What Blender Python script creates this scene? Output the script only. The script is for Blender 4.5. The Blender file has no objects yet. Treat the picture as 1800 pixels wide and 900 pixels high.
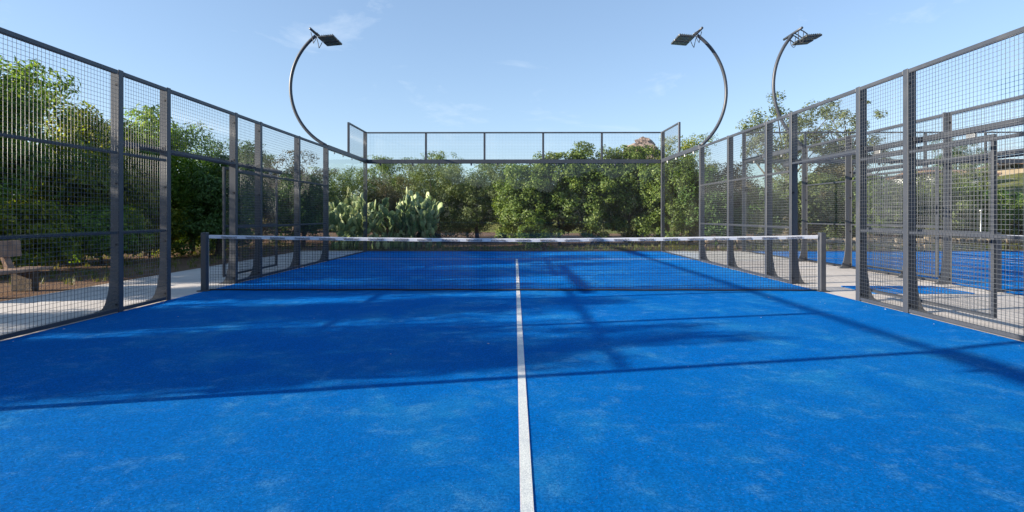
import bpy, math, random
import numpy as np
from mathutils import Vector, Matrix

R = math.radians
SC = bpy.context.scene
COL = SC.collection

# ------------------------------------------------------------------ camera
CAM_H = 1.22
cam = bpy.data.cameras.new('camera'); camo = bpy.data.objects.new('camera', cam); COL.objects.link(camo)
cam.sensor_width = 36.0; cam.lens = 20.2
cam.clip_start = 0.05; cam.clip_end = 2000
camo.location = (-0.05, 0.0, CAM_H)
cam.shift_y = -0.04                    # level camera, cropped below the horizon
camo.rotation_euler = (R(90), 0, R(0.3))
SC.camera = camo

# ------------------------------------------------------------------ sky and sun
SUN_EL = 18.5
SUN_DIR = Vector((0.976, 0.217, 0)).normalized()          # way the light travels over the ground
sun_az = math.atan2(-SUN_DIR.x, -SUN_DIR.y)               # azimuth of the sun, from +Y towards +X
W = bpy.data.worlds.new('World'); SC.world = W; W.use_nodes = True
wn = W.node_tree.nodes; wl = W.node_tree.links
for n in list(wn): wn.remove(n)
wo = wn.new('ShaderNodeOutputWorld'); bg = wn.new('ShaderNodeBackground')
sky = wn.new('ShaderNodeTexSky'); sky.sky_type = 'NISHITA'; sky.sun_disc = False
sky.sun_elevation = R(SUN_EL); sky.sun_rotation = sun_az % (2 * math.pi)
sky.altitude = 20; sky.air_density = 1.0; sky.dust_density = 0.3; sky.ozone_density = 1.3
bg.inputs['Strength'].default_value = 0.13
# a few thin wisps of cirrus
wtc = wn.new('ShaderNodeTexCoord'); wmp = wn.new('ShaderNodeMapping')
wmp.inputs['Scale'].default_value = (2.2, 2.2, 7.0); wmp.inputs['Location'].default_value = (0.35, 0.2, 0.1)
wns = wn.new('ShaderNodeTexNoise'); wns.inputs['Scale'].default_value = 1.9; wns.inputs['Detail'].default_value = 8
wns.inputs['Roughness'].default_value = 0.62; wns.inputs['Distortion'].default_value = 0.5
wcr = wn.new('ShaderNodeValToRGB')
wcr.color_ramp.elements[0].position = 0.61; wcr.color_ramp.elements[0].color = (0, 0, 0, 1)
wcr.color_ramp.elements[1].position = 0.86; wcr.color_ramp.elements[1].color = (0.5, 0.5, 0.5, 1)
wmx = wn.new('ShaderNodeMixRGB'); wmx.inputs['Color2'].default_value = (3.2, 3.6, 4.0, 1)
wl.new(wtc.outputs['Generated'], wmp.inputs['Vector']); wl.new(wmp.outputs[0], wns.inputs['Vector'])
wl.new(wns.outputs['Fac'], wcr.inputs['Fac']); wl.new(wcr.outputs['Color'], wmx.inputs['Fac'])
wga = wn.new('ShaderNodeGamma'); wga.inputs['Gamma'].default_value = 0.65
wti = wn.new('ShaderNodeMixRGB'); wti.blend_type = 'MULTIPLY'; wti.inputs['Fac'].default_value = 1.0; wti.inputs['Color2'].default_value = (0.88, 1.03, 1.25, 1)
wl.new(sky.outputs[0], wga.inputs['Color']); wl.new(wga.outputs[0], wti.inputs['Color1']); wl.new(wti.outputs[0], wmx.inputs['Color1']); wl.new(wmx.outputs[0], bg.inputs['Color'])
wl.new(bg.outputs[0], wo.inputs['Surface'])

sd = bpy.data.lights.new('sun', 'SUN'); so = bpy.data.objects.new('sun', sd); COL.objects.link(so)
sd.energy = 5.0; sd.angle = R(0.53); sd.color = (1.0, 0.90, 0.76)
lt = Vector((SUN_DIR.x * math.cos(R(SUN_EL)), SUN_DIR.y * math.cos(R(SUN_EL)), -math.sin(R(SUN_EL))))
so.rotation_euler = lt.to_track_quat('-Z', 'Y').to_euler(); so.location = (-30, -8, 12)

vs = SC.view_settings
vs.view_transform = 'Standard'; vs.look = 'None'; vs.gamma = 1.0; vs.exposure = 1.22; vs.use_curve_mapping = False
SC.cycles.max_bounces = 8; SC.cycles.transparent_max_bounces = 24
SC.cycles.diffuse_bounces = 3; SC.cycles.glossy_bounces = 3; SC.cycles.transmission_bounces = 4
SC.cycles.caustics_reflective = False; SC.cycles.caustics_refractive = False

# ------------------------------------------------------------------ material helpers
class NT:
    def __init__(self, name):
        self.m = bpy.data.materials.new(name); self.m.use_nodes = True
        self.n = self.m.node_tree.nodes; self.l = self.m.node_tree.links
        for x in list(self.n): self.n.remove(x)
        self.out = self.n.new('ShaderNodeOutputMaterial')
    def add(self, t, **kw):
        x = self.n.new(t)
        for k, v in kw.items():
            if k in x.inputs: x.inputs[k].default_value = v
            else: setattr(x, k, v)
        return x
    def link(self, a, b): self.l.new(a, b)
    def ramp(self, src, stops):
        r = self.n.new('ShaderNodeValToRGB'); e = r.color_ramp.elements
        while len(e) < len(stops): e.new(0.5)
        for i, (p, c) in enumerate(stops):
            e[i].position = p; e[i].color = (*c, 1) if len(c) == 3 else c
        self.l.new(src, r.inputs['Fac']); return r.outputs['Color']
    def noise(self, scale, detail=4, rough=0.55, vec=None, distortion=0.0):
        x = self.add('ShaderNodeTexNoise', Scale=scale, Detail=detail, Roughness=rough, Distortion=distortion)
        if vec is not None: self.l.new(vec, x.inputs['Vector'])
        return x.outputs['Fac']
    def pos(self):
        return self.add('ShaderNodeNewGeometry').outputs['Position']
    def mix(self, fac, a, b, blend='MIX'):
        x = self.n.new('ShaderNodeMixRGB'); x.blend_type = blend
        for s, v in (('Fac', fac), ('Color1', a), ('Color2', b)):
            if isinstance(v, (int, float)): x.inputs[s].default_value = v
            elif isinstance(v, tuple): x.inputs[s].default_value = (*v, 1)
            else: self.l.new(v, x.inputs[s])
        return x.outputs['Color']
    def bump(self, h, strength, dist):
        b = self.add('ShaderNodeBump', Strength=strength, Distance=dist); self.l.new(h, b.inputs['Height']); return b.outputs['Normal']
    def pbr(self, col, rough=0.6, metal=0.0, normal=None, spec=0.5):
        p = self.n.new('ShaderNodeBsdfPrincipled')
        if isinstance(col, tuple): p.inputs['Base Color'].default_value = (*col, 1)
        else: self.l.new(col, p.inputs['Base Color'])
        if isinstance(rough, (int, float)): p.inputs['Roughness'].default_value = rough
        else: self.l.new(rough, p.inputs['Roughness'])
        p.inputs['Metallic'].default_value = metal; p.inputs['Specular IOR Level'].default_value = spec
        if normal is not None: self.l.new(normal, p.inputs['Normal'])
        self.l.new(p.outputs[0], self.out.inputs['Surface']); return p

def mat_steel(name, c, rough=0.42):
    t = NT(name); g = t.pos()
    n1 = t.noise(3.0, 5, 0.6, g); n2 = t.noise(60, 3, 0.6, g)
    dust = t.ramp(n1, [(0.45, (0, 0, 0)), (0.75, (0.28, 0.28, 0.28))])
    col = t.mix(dust, c, (0.12, 0.115, 0.11))
    t.pbr(col, rough, 0.0, t.bump(n2, 0.15, 0.002)); return t.m

def mat_turf(name, base=(0.0, 0.168, 0.61), grains=True):
    t = NT(name); g = t.pos()
    fib = t.noise(240, 3, 0.7, g); fib2 = t.noise(75, 4, 0.75, g)
    patch = t.noise(0.55, 6, 0.6, g, 0.4); patch2 = t.noise(1.7, 7, 0.66, g, 0.6); patch3 = t.noise(5.5, 6, 0.7, g, 0.3)
    mid = t.noise(28, 3, 0.6, g); big = t.noise(0.22, 3, 0.5, g)
    mp = t.add('ShaderNodeMapping'); mp.inputs['Scale'].default_value = (1.0, 0.28, 1.0); t.link(g, mp.inputs['Vector'])
    comb = t.noise(9, 4, 0.65, mp.outputs[0])
    bw = lambda src, lo, hi, v=1.0: t.ramp(src, [(lo, (0, 0, 0)), (hi, (v, v, v))])
    mul = lambda p, q: t.mix(1.0, p, q, 'MULTIPLY')
    col = t.mix(bw(fib2, 0.36, 0.64), tuple(v*0.5 for v in base), tuple(min(1, v*1.38) for v in base))
    col = t.mix(bw(fib, 0.45, 0.62, 0.6), col, (0.004, 0.23, 0.64))
    col = t.mix(bw(mid, 0.5, 0.7, 0.35), col, tuple(v*0.6 for v in base))
    col = t.mix(bw(comb, 0.48, 0.72, 0.30), col, tuple(v*0.72 for v in base))
    stip = bw(fib2, 0.42, 0.58)
    col = t.mix(mul(mul(bw(patch, 0.42, 0.62), bw(patch2, 0.42, 0.66)), t.mix(0.4, stip, (1, 1, 1))), col, (0.03, 0.30, 0.62))
    col = t.mix(mul(mul(bw(patch3, 0.50, 0.66, 0.75), bw(patch2, 0.45, 0.58)), t.mix(0.25, stip, (1, 1, 1))), col, (0.10, 0.35, 0.66))
    col = t.mix(bw(t.noise(130, 1, 0.5, g), 0.72, 0.76, 0.4), col, (0.35, 0.50, 0.70))
    col = t.mix(t.ramp(big, [(0.35, (0.25, 0.25, 0.25)), (0.6, (0, 0, 0))]), col, tuple(v*0.7 for v in base))
    h = t.mix(0.5, fib, fib2)
    t.pbr(col, 0.9, 0, t.bump(h, 1.0, 0.03), 0.03); return t.m

def mat_line():
    t = NT('white_turf_line'); g = t.pos()
    f = t.noise(180, 3, 0.7, g); p = t.noise(4, 6, 0.65, g)
    col = t.mix(t.ramp(f, [(0.4, (0, 0, 0)), (0.62, (1, 1, 1))]), (0.58, 0.59, 0.59), (0.88, 0.87, 0.83))
    col = t.mix(t.ramp(p, [(0.48, (0, 0, 0)), (0.75, (0.45, 0.45, 0.45))]), col, (0.42, 0.46, 0.54))
    t.pbr(col, 0.9, 0, t.bump(f, 0.8, 0.012), 0.1); return t.m

def mat_concrete():
    t = NT('path_concrete'); g = t.pos()
    a = t.noise(0.8, 6, 0.6, g); b = t.noise(14, 5, 0.7, g); c = t.noise(140, 3, 0.6, g)
    col = t.ramp(a, [(0.3, (0.44, 0.40, 0.36)), (0.55, (0.55, 0.505, 0.46)), (0.8, (0.61, 0.565, 0.52))])
    col = t.mix(t.ramp(b, [(0.52, (0, 0, 0)), (0.8, (0.4, 0.4, 0.4))]), col, (0.40, 0.36, 0.32))
    t.pbr(col, 0.9, 0, t.bump(t.mix(0.5, b, c), 0.4, 0.01), 0.2); return t.m

def mat_soil():
    t = NT('soil'); g = t.pos()
    a = t.noise(0.5, 6, 0.6, g); b = t.noise(9, 6, 0.75, g); c = t.noise(60, 4, 0.7, g)
    col = t.ramp(a, [(0.3, (0.11, 0.062, 0.04)), (0.5, (0.17, 0.10, 0.066)), (0.75, (0.20, 0.14, 0.09))])
    col = t.mix(t.ramp(b, [(0.45, (0, 0, 0)), (0.75, (0.8, 0.8, 0.8))]), col, (0.26, 0.19, 0.12))
    col = t.mix(t.ramp(c, [(0.5, (0, 0, 0)), (0.7, (0.7, 0.7, 0.7))]), col, (0.055, 0.045, 0.025))
    t.pbr(col, 0.95, 0, t.bump(t.mix(0.5, b, c), 0.8, 0.06), 0.1); return t.m

def mat_glass():
    t = NT('court_glass')
    tr = t.add('ShaderNodeBsdfTransparent'); tr.inputs['Color'].default_value = (0.955, 0.975, 0.965, 1)
    gl = t.add('ShaderNodeBsdfGlossy', Roughness=0.0); gl.inputs['Color'].default_value = (1, 1, 1, 1)
    fr = t.add('ShaderNodeFresnel', IOR=1.45)
    # a film of dust on the panes
    g = t.pos(); d = t.ramp(t.noise(1.3, 5, 0.6, g), [(0.35, (0.003, 0.003, 0.003)), (0.8, (0.014, 0.014, 0.014))])
    df = t.add('ShaderNodeBsdfDiffuse'); df.inputs['Color'].default_value = (0.6, 0.62, 0.6, 1)
    m1 = t.add('ShaderNodeMixShader'); m2 = t.add('ShaderNodeMixShader')
    bf = t.add('ShaderNodeNewGeometry'); inv = t.add('ShaderNodeMath', operation='SUBTRACT'); inv.inputs[0].default_value = 1.0
    t.link(bf.outputs['Backfacing'], inv.inputs[1]); mm = t.add('ShaderNodeMath', operation='MULTIPLY')
    t.link(fr.outputs[0], mm.inputs[0]); t.link(inv.outputs[0], mm.inputs[1]); t.link(mm.outputs[0], m1.inputs[0]); t.link(tr.outputs[0], m1.inputs[1]); t.link(gl.outputs[0], m1.inputs[2])
    t.link(d, m2.inputs[0]); t.link(m1.outputs[0], m2.inputs[1]); t.link(df.outputs[0], m2.inputs[2])
    t.link(m2.outputs[0], t.out.inputs['Surface']); return t.m

def mat_leaf(name, dark, mid, light, trans=0.35, rough=0.5):
    t = NT(name); geo = t.add('ShaderNodeNewGeometry')
    oi = t.add('ShaderNodeObjectInfo')
    col = t.ramp(geo.outputs['Random Per Island'], [(0.0, dark), (0.5, mid), (0.93, light), (1.0, tuple(min(1, v * 1.25) for v in light))])
    big = t.noise(1.1, 3, 0.5, geo.outputs['Position'])
    col = t.mix(t.ramp(big, [(0.38, (0, 0, 0)), (0.68, (0.45, 0.45, 0.45))]), col, mid)
    p = t.n.new('ShaderNodeBsdfPrincipled'); t.link(col, p.inputs['Base Color'])
    p.inputs['Roughness'].default_value = rough; p.inputs['Specular IOR Level'].default_value = 0.35
    tl = t.add('ShaderNodeBsdfTranslucent')
    t.link(t.mix(1.0, col, (1.0, 1.0, 0.42), 'MULTIPLY'), tl.inputs['Color'])
    ms = t.add('ShaderNodeMixShader', Fac=trans)
    t.link(p.outputs[0], ms.inputs[1]); t.link(tl.outputs[0], ms.inputs[2]); t.link(ms.outputs[0], t.out.inputs['Surface'])
    return t.m

def mat_noise(name, stops, scale, rough=0.8, bump=0.4, dist=0.02, detail=6, spec=0.3):
    t = NT(name); g = t.pos(); n = t.noise(scale, detail, 0.65, g)
    t.pbr(t.ramp(n, stops), rough, 0, t.bump(t.noise(scale * 5, 5, 0.7, g), bump, dist), spec); return t.m

def mat_plain(name, c, rough=0.5, metal=0.0):
    t = NT(name); g = t.pos(); n = t.noise(25, 4, 0.6, g)
    t.pbr(t.mix(t.ramp(n, [(0.4, (0, 0, 0)), (0.8, (0.35, 0.35, 0.35))]), c, tuple(v * 0.7 for v in c)), rough, metal); return t.m

def mat_pad():
    t = NT('cactus_pad'); g = t.pos(); oi = t.add('ShaderNodeObjectInfo')
    col = t.ramp(oi.outputs['Random'], [(0.0, (0.055, 0.10, 0.04)), (0.35, (0.13, 0.20, 0.075)), (0.65, (0.28, 0.35, 0.14)), (1.0, (0.56, 0.58, 0.30))])
    col = t.mix(t.ramp(t.noise(14, 4, 0.6, g), [(0.45, (0, 0, 0)), (0.7, (0.5, 0.5, 0.5))]), col, (0.26, 0.27, 0.10))
    t.pbr(col, 0.5, 0, t.bump(t.noise(45, 2, 0.5, g), 0.4, 0.02), 0.3); return t.m

M = dict(
    steel=mat_steel('anthracite_steel', (0.042, 0.048, 0.060)),
    fin=mat_steel('lighter_grey_steel', (0.085, 0.09, 0.10)),  # post fins, a lighter grey than the flanges
    wire=mat_steel('mesh_wire', (0.09, 0.10, 0.11), 0.35),
    turf=mat_turf('blue_turf'), line=mat_line(), concrete=mat_concrete(), soil=mat_soil(), glass=mat_glass(),
    net=mat_plain('net_cord', (0.012, 0.013, 0.016), 0.8), tape=mat_plain('net_tape', (0.66, 0.67, 0.70), 0.7),
    ink=mat_plain('tape_ink', (0.03, 0.03, 0.05), 0.7),
    lamp=mat_plain('lamp_housing', (0.055, 0.06, 0.06), 0.4), lens=mat_plain('lamp_lens', (0.20, 0.22, 0.20), 0.2),
    zinc=mat_plain('zinc_fitting', (0.45, 0.45, 0.44), 0.35, 0.6), cable=mat_plain('black_cable', (0.02, 0.02, 0.025), 0.6),
    wood=mat_noise('weathered_wood', [(0.3, (0.20, 0.13, 0.09)), (0.6, (0.34, 0.23, 0.165)), (0.8, (0.44, 0.32, 0.24))], 8, 0.8),
    stone=mat_noise('dark_stone', [(0.3, (0.05, 0.042, 0.036)), (0.7, (0.14, 0.115, 0.095))], 9, 0.9),
    bark=mat_noise('bark', [(0.3, (0.06, 0.046, 0.034)), (0.6, (0.13, 0.10, 0.075)), (0.8, (0.20, 0.165, 0.125))], 11, 0.9, 0.9, 0.04),
    pad=mat_pad(),
    fruit=mat_noise('cactus_fruit', [(0.3, (0.30, 0.22, 0.05)), (0.7, (0.36, 0.34, 0.10))], 8, 0.6),
    rock=mat_noise('pink_granite', [(0.38, (0.10, 0.08, 0.07)), (0.46, (0.33, 0.25, 0.21)), (0.7, (0.46, 0.38, 0.33))], 1.3, 0.95, 0.9, 0.3),
    leaf_willow=mat_leaf('leaf_fresh_green', (0.085, 0.17, 0.028), (0.17, 0.295, 0.05), (0.35, 0.45, 0.09), 0.58),
    leaf_gold=mat_leaf('leaf_yellow_green', (0.075, 0.125, 0.019), (0.21, 0.28, 0.04), (0.44, 0.42, 0.07), 0.6),
    leaf_dark=mat_leaf('leaf_dark_green', (0.035, 0.080, 0.018), (0.068, 0.135, 0.03), (0.13, 0.215, 0.05), 0.38),
    leaf_lentisk=mat_leaf('leaf_mid_green', (0.065, 0.115, 0.022), (0.14, 0.21, 0.046), (0.27, 0.33, 0.085), 0.45),
    leaf_olive=mat_leaf('leaf_olive_green', (0.072, 0.104, 0.034), (0.145, 0.185, 0.065), (0.24, 0.275, 0.11), 0.38),
    leaf_brown=mat_leaf('leaf_brownish', (0.060, 0.055, 0.026), (0.120, 0.102, 0.050), (0.186, 0.156, 0.078), 0.3),
    grass=mat_leaf('grass_blade', (0.08, 0.11, 0.02), (0.15, 0.17, 0.035), (0.28, 0.25, 0.08), 0.4),
    ochre=mat_noise('ochre_plaster', [(0.3, (0.22, 0.17, 0.12)), (0.7, (0.30, 0.24, 0.18))], 1.5, 0.9, 0.2, 0.01),
    plaster=mat_noise('white_plaster', [(0.3, (0.66, 0.65, 0.62)), (0.7, (0.78, 0.77, 0.75))], 1.5, 0.9, 0.2, 0.01),
    tile=mat_noise('roof_tile', [(0.3, (0.13, 0.08, 0.06)), (0.6, (0.22, 0.135, 0.10)), (0.8, (0.29, 0.20, 0.155))], 3, 0.85),
    pane=mat_plain('window_pane', (0.03, 0.04, 0.05), 0.1),
    slope=mat_noise('grass_slope', [(0.3, (0.07, 0.085, 0.025)), (0.55, (0.13, 0.135, 0.04)), (0.8, (0.21, 0.185, 0.075))], 1.2, 0.95, 0.8, 0.15),
    drystone=mat_noise('dry_stone', [(0.3, (0.24, 0.18, 0.125)), (0.6, (0.38, 0.30, 0.22)), (0.8, (0.47, 0.39, 0.30))], 3, 0.95, 0.6, 0.04),
    fallen=mat_plain('fallen_leaf', (0.62, 0.58, 0.50), 0.8),
)

# ------------------------------------------------------------------ mesh helpers
class MB:
    """collects shapes; build() links them as one mesh object"""
    def __init__(self): self.v = []; self.f = []; self.smooth = False
    def add(self, vs, fs):
        o = len(self.v); self.v += [tuple(p) for p in vs]; self.f += [tuple(i + o for i in f) for f in fs]; return self
    def box(self, x0, x1, y0, y1, z0, z1):
        if x0 > x1: x0, x1 = x1, x0
        if y0 > y1: y0, y1 = y1, y0
        return self.add([(x0,y0,z0),(x1,y0,z0),(x1,y1,z0),(x0,y1,z0),(x0,y0,z1),(x1,y0,z1),(x1,y1,z1),(x0,y1,z1)],
                        [(0,3,2,1),(4,5,6,7),(0,1,5,4),(1,2,6,5),(2,3,7,6),(3,0,4,7)])
    def bev(self, x0, x1, y0, y1, z0, z1, b):
        """box with chamfered vertical edges and top"""
        if x0 > x1: x0, x1 = x1, x0
        if y0 > y1: y0, y1 = y1, y0
        def ring(i, z): return [(x0+b+i,y0+i,z),(x1-b-i,y0+i,z),(x1-i,y0+b+i,z),(x1-i,y1-b-i,z),(x1-b-i,y1-i,z),(x0+b+i,y1-i,z),(x0+i,y1-b-i,z),(x0+i,y0+b+i,z)]
        vs = ring(b*.6, z0) + ring(0, z0+b) + ring(0, z1-b) + ring(b*.6, z1); fs = []
        for k in range(3):
            for i in range(8): j = (i+1) % 8; fs.append((k*8+i, k*8+j, k*8+8+j, k*8+8+i))
        fs += [tuple(range(7,-1,-1)), tuple(range(24,32))]
        return self.add(vs, fs)
    def tube(self, pts, rad, n=8, cap=True):
        pts = [Vector(p) for p in pts]; k = len(pts); rad = [rad]*k if isinstance(rad, (int, float)) else rad
        vs = []; fs = []; up = None
        for i, p in enumerate(pts):
            d = (pts[min(i+1,k-1)] - pts[max(i-1,0)]).normalized()
            if up is None: up = Vector((0,0,1)) if abs(d.z) < .9 else Vector((1,0,0))
            a = d.cross(up).normalized(); b = a.cross(d).normalized(); up = b
            for j in range(n):
                t = 2*math.pi*j/n; vs.append(p + (a*math.cos(t) + b*math.sin(t))*rad[i])
        for i in range(k-1):
            for j in range(n):
                q = (j+1) % n; fs.append((i*n+j, i*n+q, i*n+n+q, i*n+n+j))
        if cap: fs += [tuple(range(n-1,-1,-1)), tuple(range((k-1)*n, k*n))]
        self.smooth = True
        return self.add(vs, fs)
    def prism(self, poly, axis, a, b):
        """poly of 2-D points swept from a to b along axis ('x': points are y,z; 'y': x,z; 'z': x,y)"""
        def p3(p, t): return {'x': (t,p[0],p[1]), 'y': (p[0],t,p[1]), 'z': (p[0],p[1],t)}[axis]
        n = len(poly); vs = [p3(p,a) for p in poly] + [p3(p,b) for p in poly]
        fs = [tuple(range(n-1,-1,-1)), tuple(range(n,2*n))] + [(i,(i+1)%n,n+(i+1)%n,n+i) for i in range(n)]
        return self.add(vs, fs)
    def mesh(self, name, mat):
        me = bpy.data.meshes.new(name); me.from_pydata(self.v, [], self.f); me.materials.append(mat)
        if self.smooth: me.polygons.foreach_set('use_smooth', [True]*len(me.polygons)); 
        me.update(); return me
    def build(self, name, mat, parent=None, **props):
        return link(name, self.mesh(name, mat), parent, **props)

def link(name, me, parent=None, loc=(0,0,0), rot=(0,0,0), scale=(1,1,1), **props):
    o = bpy.data.objects.new(name, me); COL.objects.link(o)
    o.location = loc; o.rotation_euler = rot; o.scale = scale
    if parent is not None: o.parent = parent
    for k, v in props.items(): o[k] = v
    return o

def thing(name, label, cat, loc=(0,0,0), rz=0.0, group=None, scale=(1,1,1)):
    o = link(name, None, None, loc, (0,0,rz), scale); o.empty_display_size = 0.2
    o['label'] = label; o['category'] = cat
    if group: o['group'] = group
    return o

def np_mesh(name, verts, faces, mat, smooth=False):
    """fast mesh from numpy arrays; faces all quads or all tris"""
    me = bpy.data.meshes.new(name); nv = len(verts); nf, k = faces.shape
    me.vertices.add(nv); me.vertices.foreach_set('co', verts.astype(np.float32).ravel())
    me.loops.add(nf*k); me.loops.foreach_set('vertex_index', faces.astype(np.int32).ravel())
    me.polygons.add(nf); me.polygons.foreach_set('loop_start', np.arange(0, nf*k, k, dtype=np.int32))
    me.polygons.foreach_set('loop_total', np.full(nf, k, dtype=np.int32))
    if smooth: me.polygons.foreach_set('use_smooth', np.ones(nf, dtype=bool))
    me.materials.append(mat); me.update(); me.validate(); return me

# ------------------------------------------------------------------ layout (metres; the camera stands at y = 0)
NET = 9.2; FAR = NET + 10.0; HALF = 5.0; RIGHT = 4.82
NX = 12.65                       # centre line of the neighbouring court
PATH_L = -7.3

# ------------------------------------------------------------------ setting
def sheet(name, x0, x1, y0, y1, z, mat, parent=None, nx=1, ny=1, **p):
    xs = np.linspace(x0, x1, nx+1); ys = np.linspace(y0, y1, ny+1)
    v = [(x, y, z) for y in ys for x in xs]
    f = [(j*(nx+1)+i, j*(nx+1)+i+1, (j+1)*(nx+1)+i+1, (j+1)*(nx+1)+i) for j in range(ny) for i in range(nx)]
    return MB().add(v, f).build(name, mat, parent, **p)

sheet('ground', -400, 400, -200, 800, -0.012, M['soil'], kind='structure')
pth = sheet('path', PATH_L, -HALF - 0.02, -6, FAR + 0.35, 0.0, M['concrete'], kind='structure')
sheet('path', RIGHT + 0.02, NX - HALF - 0.02, -6, FAR + 0.35, 0.0, M['concrete'], kind='structure')
turf = sheet('court_turf', -HALF, RIGHT, -0.8, FAR, 0.004, M['turf'], kind='structure')
turf_n = sheet('court_turf', NX - HALF, NX + HALF, -0.8, FAR, 0.004, M['turf'], kind='structure')
for par, cx in ((turf, 0.0), (turf_n, NX)):
    y_s = 15.85 if cx == 0 else NET + 6.95
    sheet('centre_line', cx - 0.028, cx + 0.028, NET - 6.95, y_s + 0.025, 0.008, M['line'], par, 1, 8)
    sheet('service_line', cx - HALF, cx - 0.029, y_s - 0.03, y_s + 0.03, 0.008, M['line'], par)
    sheet('service_line', cx + 0.029, RIGHT if cx == 0 else cx + HALF, y_s - 0.03, y_s + 0.03, 0.008, M['line'], par)
mat_o = MB().bev(5.5, 7.05, 8.9, 9.82, 0.001, 0.016, 0.006).build('entrance_mat', M['turf'], label='small blue turf mat on the concrete between the two courts', category='mat')

# grassy rise behind the neighbouring court
def hill(name, cx, cy, rx, ry, h, mat, seed, **p):
    rng = np.random.default_rng(seed); n = 48
    u = np.linspace(-1, 1, n+1); X, Y = np.meshgrid(u, u)
    r = np.clip(1 - (X**2 + Y**2), 0, 1)
    Z = h * r**1.2 * (1 + 0.12*np.sin(5*X + 1)*np.cos(4*Y)) + 0.12*rng.random(X.shape)*(r > 0) - 0.15
    v = np.stack([cx + X*rx, cy + Y*ry, Z], -1).reshape(-1, 3)
    i = np.arange(n*(n+1)).reshape(n, n+1)[:, :-1].ravel()
    f = np.stack([i, i+1, i+n+2, i+n+1], 1)
    return link(name, np_mesh(name, v, f, mat, True), **p)
hill('grassy_slope', 44, 46, 26, 17, 4.6, M['slope'], 3, kind='structure')
hill('grassy_slope', 10.5, 52, 20, 14, 4.2, M['slope'], 4, kind='structure')

# ------------------------------------------------------------------ wire mesh panel in the YZ or XZ plane
def wire_mesh(a0, a1, z0, z1, fixed, axis, pitch=0.05, r=0.0014, depth=None):
    """grid of wires; axis 'y': panel runs along y at x = fixed; 'x': along x at y = fixed"""
    va = np.arange(a0 + pitch*0.5, a1, pitch); vz = np.arange(z0 + pitch*0.5, z1, pitch)
    nv = len(va); nh = len(vz)
    lo = np.zeros((nv+nh, 2)); hi = np.zeros((nv+nh, 2))
    lo[:nv, 0] = va - r; hi[:nv, 0] = va + r; lo[:nv, 1] = z0; hi[:nv, 1] = z1
    lo[nv:, 0] = a0; hi[nv:, 0] = a1; lo[nv:, 1] = vz - r; hi[nv:, 1] = vz + r
    off = np.zeros(nv+nh); off[nv:] = 2*r*0.95
    N = nv+nh; V = np.zeros((N, 8, 3)); ai, fi = (1, 0) if axis == 'y' else (0, 1)
    for c in range(8):
        A = lo if not c & 1 else hi; B = lo if not c & 2 else hi
        V[:, c, ai] = A[:, 0]; V[:, c, 2] = B[:, 1]
        V[:, c, fi] = fixed + off + (r if c & 4 else -r)
    q = np.array([[0,1,3,2],[4,6,7,5],[0,4,5,1],[2,3,7,6],[0,2,6,4],[1,5,7,3]])
    F = (np.arange(N)[:, None, None]*8 + q[None]).reshape(-1, 4)
    return V.reshape(-1, 3), F

# post: T-section of plate steel, court-side flange at x = 0 and a fin running outward (+x) that flares into a foot
def post_mesh(h, foot=True):
    m = MB(); m.bev(0, 0.014, -0.045, 0.045, 0, h, 0.004)
    if not foot: m.bev(0.0145, 0.125, -0.012, 0.012, 0, h, 0.003)
    return m.mesh('post', M['steel'])
def fin_mesh(h):
    pts = [(0.0145, 0.004), (0.275, 0.004)]
    for k in range(11):
        t = k/10*math.pi/2
        pts.append((0.27 - 0.14*math.sin(t), 0.02 + 0.62*(1 - math.cos(t))))
    pts += [(0.13, h), (0.0145, h)]
    m = MB().prism(pts, 'y', -0.012, 0.012); m.box(0.10, 0.285, -0.07, 0.07, 0.001, 0.012)
    return m.mesh('fin', M['fin'])
def clip_mesh():
    return MB().bev(0.0, 0.02, -0.02, 0.02, -0.012, 0.012, 0.004).mesh('bolt', M['cable'])
POST3, POST4, FIN, CLIP = post_mesh(3.04), post_mesh(4.0, False), fin_mesh(3.035), clip_mesh()

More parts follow.
